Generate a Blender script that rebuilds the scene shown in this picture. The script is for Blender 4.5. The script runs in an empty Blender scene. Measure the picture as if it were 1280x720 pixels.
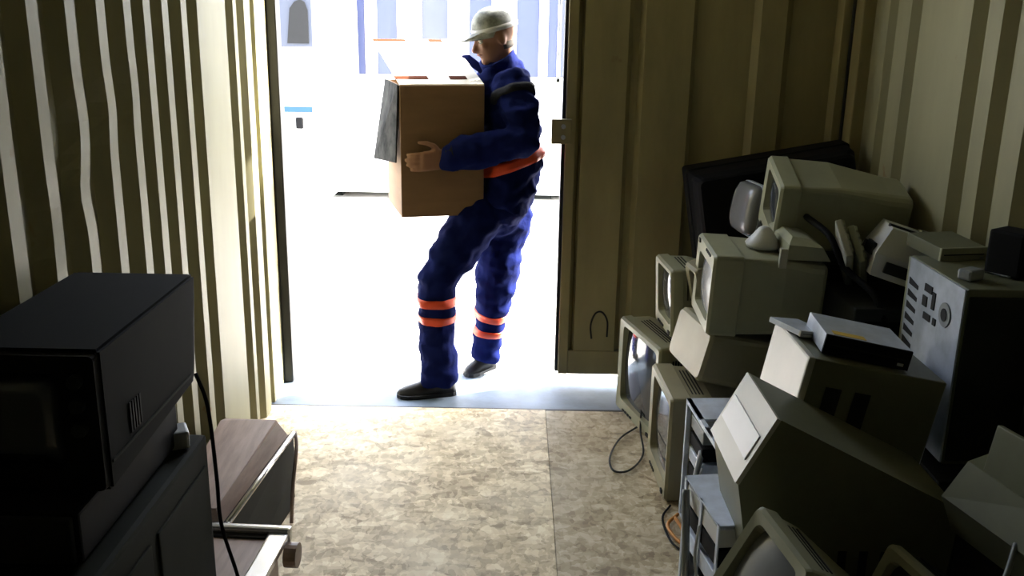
import bpy, bmesh, math, random
from mathutils import Vector, Matrix, noise

random.seed(7)
S = bpy.context.scene
COL = S.collection
R = math.radians
# ------------------------------------------------------------------ camera
CAM_H = 1.62
cd = bpy.data.cameras.new('camera')
cam = bpy.data.objects.new('camera', cd)
COL.objects.link(cam)
cd.sensor_width = 36.0
cd.lens = 36.0 * 1194.0 / 1280.0
cd.clip_start = 0.02
pitch = math.atan2(340.0, 1194.0)
cam.matrix_world = (Matrix.Translation((0, 0, CAM_H)) @ Matrix.Rotation(R(90) - pitch, 4, 'X')
                    @ Matrix.Rotation(R(1.03), 4, 'Z'))
S.camera = cam
# ------------------------------------------------------------------ world, sun, exposure
W = bpy.data.worlds.new('sky')
S.world = W
W.use_nodes = True
nt = W.node_tree
bg = nt.nodes['Background']
sky = nt.nodes.new('ShaderNodeTexSky')
sky.sky_type = 'NISHITA'
sky.sun_disc = False
sky.sun_elevation = R(42)
sky.sun_rotation = R(70)
sky.air_density = 1.0
sky.dust_density = 3.0
sky.ozone_density = 1.0
hsv = nt.nodes.new('ShaderNodeHueSaturation')
hsv.inputs['Saturation'].default_value = 0.45
nt.links.new(sky.outputs[0], hsv.inputs['Color'])
nt.links.new(hsv.outputs[0], bg.inputs[0])
bg.inputs[1].default_value = 0.72
SUN_DIR = Vector((0.78, 0.32, 0.72)).normalized()      # towards the sun
sl = bpy.data.lights.new('sun', 'SUN')
sl.energy = 9.0
sl.angle = R(0.8)
sl.color = (1.0, 0.95, 0.86)
so = bpy.data.objects.new('sun', sl)
COL.objects.link(so)
so.rotation_euler = SUN_DIR.to_track_quat('Z', 'Y').to_euler()
so.location = (6, 6, 8)
# sky portal in the open half of the doorway (guides sampling, gives off no light)
pl = bpy.data.lights.new('sky_portal', 'AREA')
pl.shape = 'RECTANGLE'
pl.size, pl.size_y = 1.22, 2.3
pl.cycles.is_portal = True
po = bpy.data.objects.new('sky_portal', pl)
COL.objects.link(po)
po.location = (-0.40, 4.19, 1.16)
po.rotation_euler = (R(-90), 0, 0)
S.view_settings.view_transform = 'Standard'
S.view_settings.look = 'None'
S.view_settings.gamma = 1.0
S.view_settings.use_curve_mapping = False
S.view_settings.exposure = 2.42
try:
    S.cycles.use_denoising = True
    S.cycles.max_bounces = 16
    S.cycles.diffuse_bounces = 10
    S.cycles.sample_clamp_indirect = 20.0
except Exception:
    pass

# ------------------------------------------------------------------ materials
MATS = {}
def mat(name, col, rough=0.6, metal=0.0, var=0.12, scale=9.0, bump=0.0, col2=None, stretch=(1, 1, 1), spec=0.4,
        streak=None, spots=None):
    """Principled material with two-scale noise colour variation (grain, dirt, wear)."""
    if name in MATS:
        return MATS[name]
    m = bpy.data.materials.new(name)
    m.use_nodes = True
    t = m.node_tree
    b = t.nodes['Principled BSDF']
    b.inputs['Roughness'].default_value = rough
    b.inputs['Metallic'].default_value = metal
    b.inputs['Specular IOR Level'].default_value = spec
    tc = t.nodes.new('ShaderNodeTexCoord')
    mp = t.nodes.new('ShaderNodeMapping')
    mp.inputs['Scale'].default_value = stretch
    t.links.new(tc.outputs['Object'], mp.inputs[0])
    n = t.nodes.new('ShaderNodeTexNoise')
    n.inputs['Scale'].default_value = scale
    n.inputs['Detail'].default_value = 6
    n.inputs['Roughness'].default_value = 0.62
    t.links.new(mp.outputs[0], n.inputs['Vector'])
    cr = t.nodes.new('ShaderNodeValToRGB')
    c2 = col2 or tuple(max(0, c * (1 - 2 * var)) for c in col)
    c1 = tuple(min(1, c * (1 + var)) for c in col)
    cr.color_ramp.elements[0].position = 0.3
    cr.color_ramp.elements[1].position = 0.68
    cr.color_ramp.elements[0].color = (*c2, 1)
    cr.color_ramp.elements[1].color = (*c1, 1)
    t.links.new(n.outputs['Fac'], cr.inputs[0])
    last = cr.outputs[0]
    if spots:                       # rust / stain spots: (colour, scale, threshold)
        sc, ss, th = spots
        n2 = t.nodes.new('ShaderNodeTexNoise')
        n2.inputs['Scale'].default_value = ss
        n2.inputs['Detail'].default_value = 8
        t.links.new(tc.outputs['Object'], n2.inputs['Vector'])
        r2 = t.nodes.new('ShaderNodeValToRGB')
        r2.color_ramp.elements[0].position = th
        r2.color_ramp.elements[1].position = th + 0.06
        t.links.new(n2.outputs['Fac'], r2.inputs[0])
        mx = t.nodes.new('ShaderNodeMixRGB')
        mx.inputs['Color2'].default_value = (*sc, 1)
        t.links.new(r2.outputs[0], mx.inputs['Fac'])
        t.links.new(last, mx.inputs['Color1'])
        last = mx.outputs[0]
    t.links.new(last, b.inputs['Base Color'])
    if bump:
        bp = t.nodes.new('ShaderNodeBump')
        bp.inputs['Strength'].default_value = bump
        bp.inputs['Distance'].default_value = 0.01
        n3 = t.nodes.new('ShaderNodeTexNoise')
        n3.inputs['Scale'].default_value = scale * 5
        n3.inputs['Detail'].default_value = 4
        t.links.new(mp.outputs[0], n3.inputs['Vector'])
        t.links.new(n3.outputs['Fac'], bp.inputs['Height'])
        t.links.new(bp.outputs[0], b.inputs['Normal'])
    MATS[name] = m
    return m

def osb_mat(name, tint):
    m = bpy.data.materials.new(name)
    m.use_nodes = True
    t = m.node_tree
    b = t.nodes['Principled BSDF']
    b.inputs['Roughness'].default_value = 0.62
    b.inputs['Specular IOR Level'].default_value = 0.35
    tc = t.nodes.new('ShaderNodeTexCoord')
    nz = t.nodes.new('ShaderNodeTexNoise')
    nz.inputs['Scale'].default_value = 22
    nz.inputs['Detail'].default_value = 3
    t.links.new(tc.outputs['Object'], nz.inputs['Vector'])
    outs = []
    for i, (sc, rot, st) in enumerate([(20, 0.5, (1, 2.0, 1)), (34, 1.9, (2.0, 1, 1)), (13, 1.1, (1, 1.5, 1))]):
        mp = t.nodes.new('ShaderNodeMapping')
        mp.inputs['Rotation'].default_value = (0, 0, rot)
        mp.inputs['Scale'].default_value = st
        mxv = t.nodes.new('ShaderNodeMixRGB')
        mxv.blend_type = 'LINEAR_LIGHT'
        mxv.inputs['Fac'].default_value = 0.022
        t.links.new(tc.outputs['Object'], mxv.inputs['Color1'])
        t.links.new(nz.outputs['Color'], mxv.inputs['Color2'])
        t.links.new(mxv.outputs[0], mp.inputs[0])
        v = t.nodes.new('ShaderNodeTexVoronoi')
        v.inputs['Scale'].default_value = sc
        v.inputs['Randomness'].default_value = 1.0
        t.links.new(mp.outputs[0], v.inputs['Vector'])
        sp = t.nodes.new('ShaderNodeSeparateColor')
        t.links.new(v.outputs['Color'], sp.inputs[0])
        outs.append(sp.outputs[i % 3])
    ad = t.nodes.new('ShaderNodeMath'); ad.operation = 'ADD'
    t.links.new(outs[0], ad.inputs[0]); t.links.new(outs[1], ad.inputs[1])
    ad2 = t.nodes.new('ShaderNodeMath'); ad2.operation = 'ADD'
    t.links.new(ad.outputs[0], ad2.inputs[0]); t.links.new(outs[2], ad2.inputs[1])
    dv = t.nodes.new('ShaderNodeMath'); dv.operation = 'DIVIDE'; dv.inputs[1].default_value = 3.0
    t.links.new(ad2.outputs[0], dv.inputs[0])
    cr = t.nodes.new('ShaderNodeValToRGB')
    e = cr.color_ramp.elements
    e[0].position = 0.12; e[0].color = (0.30 * tint, 0.225 * tint, 0.13 * tint, 1)
    e[1].position = 0.88; e[1].color = (0.90 * tint, 0.81 * tint, 0.60 * tint, 1)
    x = e.new(0.42); x.color = (0.56 * tint, 0.455 * tint, 0.275 * tint, 1)
    x = e.new(0.62); x.color = (0.72 * tint, 0.605 * tint, 0.40 * tint, 1)
    t.links.new(dv.outputs[0], cr.inputs[0])
    # dust and foot wear
    n2 = t.nodes.new('ShaderNodeTexNoise'); n2.inputs['Scale'].default_value = 2.6; n2.inputs['Detail'].default_value = 5
    t.links.new(tc.outputs['Object'], n2.inputs['Vector'])
    r2 = t.nodes.new('ShaderNodeValToRGB')
    r2.color_ramp.elements[0].position = 0.42; r2.color_ramp.elements[1].position = 0.75
    r2.color_ramp.elements[1].color = (0.35, 0.35, 0.35, 1)
    t.links.new(n2.outputs['Fac'], r2.inputs[0])
    mx = t.nodes.new('ShaderNodeMixRGB')
    mx.inputs['Color2'].default_value = (0.62 * tint, 0.57 * tint, 0.46 * tint, 1)
    t.links.new(r2.outputs[0], mx.inputs['Fac']); t.links.new(cr.outputs[0], mx.inputs['Color1'])
    t.links.new(mx.outputs[0], b.inputs['Base Color'])
    bp = t.nodes.new('ShaderNodeBump'); bp.inputs['Strength'].default_value = 0.25; bp.inputs['Distance'].default_value = 0.004
    t.links.new(dv.outputs[0], bp.inputs['Height']); t.links.new(bp.outputs[0], b.inputs['Normal'])
    return m

M = {}
M['wall'] = mat('cream_container_paint', (0.245, 0.228, 0.135), 0.55, 0, 0.10, 3.0, 0.05, stretch=(1, 1, 0.25), spec=0.25,
                spots=((0.20, 0.12, 0.05), 7.0, 0.69))
M['doorpaint'] = mat('olive_door_paint', (0.28, 0.245, 0.125), 0.5, 0, 0.14, 4.0, 0.05, stretch=(1, 1, 0.25),
                     spots=((0.17, 0.10, 0.05), 6.0, 0.70))
M['osb_a'] = osb_mat('osb_board', 1.0)
M['osb_b'] = osb_mat('osb_board_worn', 0.70)
M['sill'] = mat('grey_blue_steel_sill', (0.12, 0.155, 0.20), 0.5, 0.2, 0.15, 8, 0.05)
M['rubber'] = mat('black_rubber', (0.012, 0.012, 0.012), 0.6)
M['concrete'] = mat('pale_concrete', (0.62, 0.60, 0.56), 0.9, 0, 0.08, 1.2, 0.1)
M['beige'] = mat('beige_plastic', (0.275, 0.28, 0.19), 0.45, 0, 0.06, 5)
M['beige2'] = mat('yellowed_plastic', (0.27, 0.25, 0.16), 0.45, 0, 0.07, 5)
M['offwhite'] = mat('off_white_plastic', (0.36, 0.355, 0.30), 0.42, 0, 0.05, 5)
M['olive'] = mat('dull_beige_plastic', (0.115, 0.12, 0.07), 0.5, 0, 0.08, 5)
M['grey'] = mat('grey_plastic', (0.22, 0.235, 0.24), 0.4, 0, 0.08, 6)
M['dkgrey'] = mat('dark_grey_plastic', (0.016, 0.018, 0.016), 0.65, 0, 0.1, 6, spec=0.2)
M['black'] = mat('black_plastic', (0.0045, 0.0045, 0.005), 0.7, 0, 0.1, 6, spec=0.12)
M['slot'] = mat('black_void', (0.008, 0.008, 0.008), 0.8)
M['glass'] = mat('dark_screen_glass', (0.045, 0.05, 0.055), 0.08, 0, 0.05, 2, spec=0.6)
M['glassgrey'] = mat('grey_tube_glass', (0.17, 0.18, 0.19), 0.25, 0, 0.06, 3, spec=0.6)
M['metal'] = mat('galvanised_sheet', (0.42, 0.46, 0.53), 0.42, 0.15, 0.12, 14)
M['bright'] = mat('bright_zinc_sheet', (0.60, 0.66, 0.78), 0.4, 0.1, 0.12, 14)
M['chrome'] = mat('chrome_trim', (0.75, 0.75, 0.76), 0.2, 0.85, 0.05, 8)
M['brown'] = mat('brown_wood_veneer', (0.30, 0.215, 0.175), 0.42, 0, 0.16, 6, stretch=(6, 0.6, 6))
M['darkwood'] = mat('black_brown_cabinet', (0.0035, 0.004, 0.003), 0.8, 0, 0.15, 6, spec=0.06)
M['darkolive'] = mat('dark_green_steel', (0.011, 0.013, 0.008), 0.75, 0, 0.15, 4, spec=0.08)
M['carton'] = mat('brown_cardboard', (0.22, 0.128, 0.066), 0.85, 0, 0.06, 4, stretch=(1, 1, 6))
M['cartonin'] = mat('pale_cardboard', (0.78, 0.74, 0.66), 0.85, 0, 0.04, 4, spec=0.1)
M['cartonred'] = mat('red_brown_cardboard_slot', (0.075, 0.024, 0.011), 0.9, 0, 0.05, 4, spec=0.03)
M['print'] = mat('black_grey_print', (0.045, 0.045, 0.043), 0.8, 0, 0.1, 13, col2=(0.001, 0.001, 0.0012), spec=0.03)
M['navy'] = mat('blue_work_cloth', (0.0062, 0.0105, 0.068), 0.9, 0, 0.12, 14, 0.2, spec=0.03)
M['navydark'] = mat('black_cloth', (0.012, 0.012, 0.016), 0.85, 0, 0.1, 14, 0.2, spec=0.2)
M['orange'] = mat('orange_reflective_tape', (0.62, 0.055, 0.012), 0.5, 0, 0.04, 10)
M['skin'] = mat('skin', (0.24, 0.12, 0.075), 0.55, 0, 0.06, 10, spec=0.3)
M['hair'] = mat('grey_brown_hair', (0.06, 0.05, 0.04), 0.8, 0, 0.2, 30)
M['cap'] = mat('pale_grey_cap_cloth', (0.30, 0.315, 0.30), 0.85, 0, 0.35, 18)
M['shoe'] = mat('black_shoe_leather', (0.012, 0.012, 0.013), 0.5, 0, 0.1, 10)
M['eye'] = mat('eye_white', (0.7, 0.68, 0.64), 0.3)
M['lip'] = mat('lip', (0.30, 0.12, 0.09), 0.5)
M['whitepaint'] = mat('white_paint', (0.80, 0.80, 0.78), 0.5, 0, 0.03, 2)
M['bluepane'] = mat('dark_blue_panel', (0.040, 0.050, 0.115), 0.5, 0, 0.05, 1.0)  # dark blue paint of the cabin panels
M['greypane'] = mat('grey_blue_panel', (0.055, 0.062, 0.085), 0.5, 0, 0.05, 1.0)
M['bluestripe'] = mat('sky_blue_stripe', (0.012, 0.05, 0.16), 0.4, 0, 0.03, 2)
M['label'] = mat('yellow_sticker', (0.62, 0.42, 0.06), 0.6, 0, 0.05, 10)
M['white'] = mat('white_plastic', (0.52, 0.53, 0.53), 0.4, 0, 0.04, 5)
M['copper'] = mat('orange_wire', (0.55, 0.22, 0.03), 0.5, 0, 0.05, 5)
M['green'] = mat('circuit_board_green', (0.02, 0.10, 0.05), 0.5, 0, 0.3, 40)

# ------------------------------------------------------------------ mesh helpers
class MB:
    def __init__(s):
        s.v = []; s.f = []; s.sm = []
    def add(s, vs, fs, smooth=False, T=None):
        o = len(s.v)
        for p in vs:
            p = Vector(p)
            s.v.append(tuple(T @ p) if T is not None else tuple(p))
        for f in fs:
            s.f.append([i + o for i in f]); s.sm.append(smooth)
        return s
    def box(s, x0, x1, y0, y1, z0, z1, bev=0.0, T=None):
        if bev <= 0:
            vs = [(x, y, z) for x in (x0, x1) for y in (y0, y1) for z in (z0, z1)]
            fs = [(0, 1, 3, 2), (4, 6, 7, 5), (0, 4, 5, 1), (2, 3, 7, 6), (0, 2, 6, 4), (1, 5, 7, 3)]
            return s.add(vs, fs, False, T)
        bm = bmesh.new()
        bmesh.ops.create_cube(bm, size=1)
        for v in bm.verts:
            v.co = Vector(((x0 + x1) / 2 + v.co.x * (x1 - x0), (y0 + y1) / 2 + v.co.y * (y1 - y0), (z0 + z1) / 2 + v.co.z * (z1 - z0)))
        bmesh.ops.bevel(bm, geom=bm.edges[:], offset=bev, segments=2, affect='EDGES', profile=0.6)
        bm.verts.index_update()
        s.add([v.co[:] for v in bm.verts], [[v.index for v in f.verts] for f in bm.faces], False, T)
        bm.free()
        return s
    def loft(s, loops, cap0=True, cap1=True, smooth=False, T=None):
        n = len(loops[0]); vs = [p for l in loops for p in l]; fs = []
        for i in range(len(loops) - 1):
            for j in range(n):
                k = (j + 1) % n
                fs.append((i * n + j, i * n + k, (i + 1) * n + k, (i + 1) * n + j))
        if cap0: fs.append(tuple(range(n - 1, -1, -1)))
        if cap1: fs.append(tuple(range((len(loops) - 1) * n, len(loops) * n)))
        return s.add(vs, fs, smooth, T)
    def tube(s, pts, r, n=8, T=None, caps=True, smooth=True):
        """Swept tube; r is a number, or one radius (or (ra, rb)) per point."""
        pts = [Vector(p) for p in pts]
        loops = []
        up = None
        for i, p in enumerate(pts):
            d = (pts[min(i + 1, len(pts) - 1)] - pts[max(i - 1, 0)])
            d = d.normalized() if d.length > 1e-9 else Vector((0, 0, 1))
            if up is None:
                up = Vector((0, 0, 1)) if abs(d.z) < 0.9 else Vector((0, 1, 0))
            a = d.cross(up).normalized(); up = a.cross(d).normalized()
            rr = r[i] if isinstance(r, (list, tuple)) else r
            ra, rb = rr if isinstance(rr, (list, tuple)) else (rr, rr)
            loops.append([tuple(p + a * math.cos(2 * math.pi * k / n) * ra + up * math.sin(2 * math.pi * k / n) * rb) for k in range(n)])
        return s.loft(loops, caps, caps, smooth, T)
    def cyl(s, p0, p1, r0, r1=None, n=16, T=None, smooth=False):
        return s.tube([p0, p1], [r0, r1 if r1 is not None else r0], n, T, True, smooth)
    def lathe(s, prof, n=24, T=None, smooth=True):
        loops = [[(r * math.cos(2 * math.pi * k / n), r * math.sin(2 * math.pi * k / n), z) for k in range(n)] for r, z in prof]
        return s.loft(loops, True, True, smooth, T)
    def sphere(s, c, rx, ry=None, rz=None, n=16, m=10, T=None, rot=None):
        ry = ry or rx; rz = rz or rx
        loops = []
        for i in range(1, m):
            t = math.pi * i / m
            l = []
            for k in range(n):
                q = Vector((rx * math.sin(t) * math.cos(2 * math.pi * k / n), ry * math.sin(t) * math.sin(2 * math.pi * k / n), -rz * math.cos(t)))
                if rot is not None: q = rot @ q
                l.append(tuple(Vector(c) + q))
            loops.append(l)
        return s.loft(loops, True, True, True, T)
    def build(s, name, m, parent=None, normals=True):
        me = bpy.data.meshes.new(name)
        me.from_pydata(s.v, [], s.f)
        for p, q in zip(me.polygons, s.sm): p.use_smooth = q
        if normals:
            bm = bmesh.new(); bm.from_mesh(me)
            bmesh.ops.recalc_face_normals(bm, faces=bm.faces[:])
            bm.to_mesh(me); bm.free()
        me.materials.append(m if not isinstance(m, str) else M[m])
        o = bpy.data.objects.new(name, me)
        COL.objects.link(o)
        if parent is not None: o.parent = parent
        return o

def tag(o, label=None, cat=None, group=None, kind=None):
    if label: o['label'] = label
    if cat: o['category'] = cat
    if group: o['group'] = group
    if kind: o['kind'] = kind
    return o

def thing(name, label, cat, mw=None, group=None):
    o = bpy.data.objects.new(name, None)
    o.empty_display_size = 0.05
    COL.objects.link(o)
    if mw is not None: o.matrix_world = mw
    return tag(o, label, cat, group)

def frame(base, front, up=(0, 0, 1)):
    """World matrix whose local -Y looks along 'front' and local Z along 'up' (made orthogonal)."""
    y = -Vector(front).normalized()
    z = Vector(up); z = (z - y * z.dot(y)).normalized()
    x = y.cross(z)
    m = Matrix((x, y, z)).transposed().to_4x4()
    m.translation = Vector(base)
    return m

def eul(loc, rx=0, ry=0, rz=0):
    return (Matrix.Translation(loc) @ Matrix.Rotation(R(rz), 4, 'Z') @ Matrix.Rotation(R(ry), 4, 'Y') @ Matrix.Rotation(R(rx), 4, 'X'))

def rrect(w, h, y, r=0.02, n=4, cx=0, cz=0):
    pts = []
    for sx, sz, a0 in ((1, 1, 0), (-1, 1, 90), (-1, -1, 180), (1, -1, 270)):
        for k in range(n):
            a = R(a0 + 90 * k / (n - 1))
            pts.append((cx + sx * (w / 2 - r) + r * math.cos(a), y, cz + sz * (h / 2 - r) + r * math.sin(a)))
    return pts

def spline(ctrl, n=10):
    """Catmull-Rom through the control points."""
    c = [Vector(p) for p in ctrl]
    c = [2 * c[0] - c[1]] + c + [2 * c[-1] - c[-2]]
    out = []
    for i in range(1, len(c) - 2):
        p0, p1, p2, p3 = c[i - 1:i + 3]
        for k in range(n):
            t = k / n
            out.append(0.5 * ((2 * p1) + (-p0 + p2) * t + (2 * p0 - 5 * p1 + 4 * p2 - p3) * t * t + (-p0 + 3 * p1 - 3 * p2 + p3) * t ** 3))
    out.append(c[-2])
    return out

# ------------------------------------------------------------------ the container
LX, RX = -1.02, 1.40            # inner crests of the side walls
Y0, YD = -6.00, 4.10            # back wall, door plane
TOP = 2.40
DEP = 0.036

def corrugated(name, x, sgn, crests, y0, y1, dents=()):
    """Side wall: crests = list of (ya, yb) inner flats; valleys lie DEP further out (towards sgn)."""
    prof = [(y0, 0.0)]
    sl_ = 0.028
    for a, b in crests:
        prof += [(a - sl_, DEP), (a, 0.0), (b, 0.0), (b + sl_, DEP)]
    prof = [(y0, DEP)] + prof[1:] + [(y1, DEP)]
    prof.sort(key=lambda q: q[0])
    nz = 70
    vs = []; fs = []
    for k in range(nz + 1):
        z = -0.02 + (TOP + 0.02) * k / nz
        for (y, d) in prof:
            dx = dy = 0.0
            for (py, pz, sy, sz, ax, ay) in dents:
                g = math.exp(-((y - py) / sy) ** 2 - ((z - pz) / sz) ** 2)
                dx += ax * g; dy += ay * g
            vs.append((x + sgn * (d + dx), y + dy, z))
    n = len(prof)
    for k in range(nz):
        for j in range(n - 1):
            fs.append((k * n + j, k * n + j + 1, (k + 1) * n + j + 1, (k + 1) * n + j))
    o = MB().add(vs, fs).build(name, 'wall')
    md = o.modifiers.new('sheet', 'SOLIDIFY'); md.thickness = 0.003; md.offset = 0
    return tag(o, kind='structure')

lc = []
yy = 1.895
cw = 0.052
near = []
while yy > Y0 + 0.1:
    near.append((yy - cw / 2, yy + cw / 2)); yy -= 0.163
lc = near[::-1]
for c in (2.06, 2.235, 2.40, 2.565, 2.70, 2.84, 3.00): lc.append((c - 0.024, c + 0.024))
lc += [(3.125, 3.425), (3.52, 3.56), (3.66, 3.74)]
corrugated('wall_left', LX + 0.012, -1, lc, Y0, 3.84,
           dents=[(2.235, 1.36, 0.07, 0.075, 0.014, 0.045), (2.06, 1.17, 0.07, 0.09, 0.018, 0.042), (2.40, 1.38, 0.06, 0.075, 0.010, 0.040),
                  (1.90, 1.30, 0.08, 0.2, 0.012, 0.02), (2.56, 1.42, 0.05, 0.07, 0.005, 0.022), (2.235, 1.20, 0.06, 0.06, 0.0, -0.022)])
rc = []
yy = 2.70
while yy > Y0 + 0.1:
    rc.append((yy - 0.045, yy + 0.045)); yy -= 0.19
rc = rc[::-1] + [(2.865, 2.945), (3.06, 3.44), (3.535, 3.655), (3.74, 3.81)]
corrugated('wall_right', RX, 1, rc, Y0, 3.99, dents=[(2.9, 0.9, 0.2, 0.2, 0.006, 0.006)])
tag(MB().box(LX - 0.12, RX + 0.12, Y0 - 0.05, Y0, -0.03, TOP + 0.05).build('wall_back', 'wall'), kind='structure')
cl = MB()
cl.box(LX - 0.12, RX + 0.12, Y0, YD + 0.1, TOP, TOP + 0.04)
tag(cl.build('ceiling', 'wall'), kind='structure')

# floor: boards laid over the steel frame, each sheet its own piece
fl = tag(MB().box(LX - 0.08, RX + 0.08, Y0, 3.80, -0.06, -0.020).build('floor', 'sill'), kind='structure')
def sheet(x0, x1, y0, y1, m, dz=0.0):
    MB().box(x0, x1, y0, y1, -0.020, dz, 0.0025).build('floor_sheet', m, fl)
sheet(LX - 0.05, 0.152, 1.36, 3.795, 'osb_a')
sheet(0.1528, RX + 0.04, 1.56, 3.795, 'osb_b', -0.003)
sheet(LX - 0.05, 0.152, Y0 + 0.01, 1.356, 'osb_a', -0.001)
sheet(0.1528, RX + 0.04, Y0 + 0.01, 1.556, 'osb_b', -0.002)
# sill
sill = MB()
sill.box(LX - 0.05, RX + 0.05, 3.812, 4.24, -0.06, -0.012, 0.004)
tr1 = tag(sill.build('trim_1', 'sill'), kind='structure')
MB().box(LX - 0.02, RX + 0.03, 3.7965, 3.8118, -0.03, -0.003, 0.002).build('threshold_gap_shade', 'rubber', tr1)  # black strip paints the shade of the open gap before the sill
# left corner post with the door seal, right corner post, header
post = MB()
post.box(-1.17, -1.035, 3.84, 4.16, -0.03, TOP, 0.006)
post.box(-1.04, -1.018, 3.845, 3.885, -0.01, TOP, 0.004)
tp = tag(post.build('trim_2', 'wall'), kind='structure')
g = MB().box(-1.034, -0.992, 4.085, 4.16, -0.01, TOP - 0.1, 0.006).build('door_seal', 'rubber', tp)
post = MB()
post.box(1.385, 1.52, 3.98, 4.2, -0.03, TOP, 0.006)
tag(post.build('trim_3', 'doorpaint'), kind='structure')
tag(MB().box(-1.035, 1.385, 4.0, 4.2, 2.29, TOP + 0.02, 0.006).build('trim_4', 'wall'), kind='structure')

# closed right door leaf: trapezoid-ribbed panel in a frame
door = thing('door_1', None, None, Matrix.Translation((0, YD, 0)))
tag(door, kind='structure')
prof = [(0.255, 0.0), (0.275, 0.03), (0.285, -0.004), (0.465, -0.004), (0.485, 0.03), (0.515, 0.03), (0.535, -0.004), (0.730, -0.004), (0.752, 0.036),
        (0.985, 0.036), (1.012, 0.006), (1.115, 0.006), (1.145, 0.036), (1.33, 0.036), (1.345, 0.0)]
vs = []; fs = []
n = len(prof)
for z in (0.16, 0.6, 1.1, 1.6, 2.26):
    for x, d in prof: vs.append((x, d, z))
for k in range(4):
    for j in range(n - 1): fs.append((k * n + j, k * n + j + 1, (k + 1) * n + j + 1, (k + 1) * n + j))
pn = MB().add(vs, fs).build('door_panel', 'doorpaint', door)
md = pn.modifiers.new('sheet', 'SOLIDIFY'); md.thickness = 0.003; md.offset = 0
MB().box(0.215, 0.258, -0.012, 0.045, 0.052, 2.28, 0.004).build('door_stile', 'doorpaint', door)
MB().box(1.343, 1.378, -0.012, 0.045, 0.052, 2.28, 0.004).build('door_stile', 'doorpaint', door)
MB().box(0.258, 1.343, -0.010, 0.045, 0.052, 0.165, 0.004).build('door_rail', 'doorpaint', door)
MB().box(0.258, 1.343, -0.010, 0.045, 2.24, 2.28, 0.004).build('door_rail', 'doorpaint', door)
MB().box(0.200, 0.216, 0.0, 0.05, 0.06, 2.27, 0.004).build('door_seal', 'rubber', door)
MB().box(1.377, 1.392, -0.03, 0.03, 0.0, 2.27, 0.004).build('door_seal', 'rubber', door)
lk = MB()
lk.box(0.155, 0.240, -0.035, -0.012, 1.10, 1.205, 0.004)
lk.box(0.160, 0.180, -0.012, 0.06, 1.115, 1.19, 0.003)
lt = lk.build('door_latch', 'doorpaint', door)
MB().cyl((0.205, -0.036, 1.13), (0.205, -0.045, 1.13), 0.010, n=8).build('bolt', 'metal', lt)
MB().cyl((0.205, -0.036, 1.175), (0.205, -0.045, 1.175), 0.010, n=8).build('bolt', 'metal', lt)
lp = [(0.362, -0.012, 0.225), (0.356, -0.016, 0.29), (0.375, -0.018, 0.345), (0.405, -0.018, 0.352), (0.430, -0.016, 0.31), (0.432, -0.012, 0.235)]
MB().tube(spline(lp, 6), 0.004, 6).build('rope_loop', 'dkgrey', door)
# ------------------------------------------------------------------ outside
gd = MB().box(-25, 25, 4.25, 40, -0.14, -0.045)
tag(gd.build('ground', 'concrete'), kind='structure')
# white cabin with tall blue panels across the yard
cab = thing('site_cabin', 'long white cabin with tall blue panels across the sunlit yard', 'cabin', Matrix.Translation((-1.82, 8.8, -0.045)))
cw_ = MB()
cw_.box(0, 6.2, 0.0, 2.4, 0.06, 2.75, 0.02)
cw_.build('cabin_wall', 'whitepaint', cab)
MB().box(-0.12, 6.32, -0.12, 2.5, 2.75, 2.86, 0.01).build('cabin_roof', 'whitepaint', cab)
for x in (0.02, 2.0, 4.0, 6.0):
    MB().box(x, x + 0.18, 0.15, 2.3, 0.0, 0.06).build('cabin_footing', 'dkgrey', cab)
for i, (a, b, mm) in enumerate([(0.345, 0.475, 'bluepane'), (0.58, 0.76, 'bluepane'), (0.98, 1.21, 'greypane'), (1.40, 1.60, 'bluepane'), (1.82, 2.02, 'bluepane'),
                                (2.10, 2.195, 'bluepane'), (2.205, 2.33, 'greypane'), (2.5, 2.7, 'bluepane'), (2.9, 3.1, 'bluepane'), (3.3, 3.5, 'bluepane')]):
    p = MB().box(a, b, -0.012, 0.01, 1.14, 2.6, 0.004).build('panel', mm, cab)
    fr_ = MB()
    fr_.box(a - 0.02, a, -0.03, 0.0, 1.12, 2.62); fr_.box(b, b + 0.02, -0.03, 0.0, 1.12, 2.62); fr_.box(a - 0.02, b + 0.02, -0.03, 0.0, 1.10, 1.13)
    fr_.build('panel_frame', 'whitepaint', p)
# parked van, only its nose shows beside the post
van = thing('parked_van', 'white van with a dark window and blue stripe beside the cabin', 'van', Matrix.Translation((-1.40, 6.92, -0.045)))
# the nose points to the cabin; the rear doors' end stays plain
MB().loft([[(0, 0.0, 0.3), (0, 0.0, 1.1), (0, 0.05, 1.9), (0, 0.14, 2.0), (0, 1.66, 2.0), (0, 1.75, 1.9), (0, 1.8, 1.1), (0, 1.8, 0.3)],
           [(-4.2, 0.0, 0.3), (-4.2, 0.0, 1.1), (-4.2, 0.05, 1.9), (-4.2, 0.14, 2.0), (-4.2, 1.66, 2.0), (-4.2, 1.75, 1.9), (-4.2, 1.8, 1.1), (-4.2, 1.8, 0.3)],
           [(-4.9, 0.05, 0.35), (-4.9, 0.05, 0.9), (-4.9, 0.1, 1.0), (-4.9, 0.16, 1.05), (-4.9, 1.64, 1.05), (-4.9, 1.7, 1.0), (-4.9, 1.75, 0.9), (-4.9, 1.75, 0.35)]]).build('van_body', 'whitepaint', van)
wv = [(-0.205, 1.455), (-0.055, 1.455), (-0.055, 1.68), (-0.075, 1.735), (-0.105, 1.75), (-0.145, 1.735), (-0.18, 1.69)]
MB().loft([[(x, -0.020, z) for x, z in wv], [(x, 0.03, z) for x, z in wv]]).build('window', 'slot', van)
MB().box(-0.26, -0.03, -0.010, 0.04, 1.43, 1.86).build('window_surround', 'greypane', van)
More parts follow.
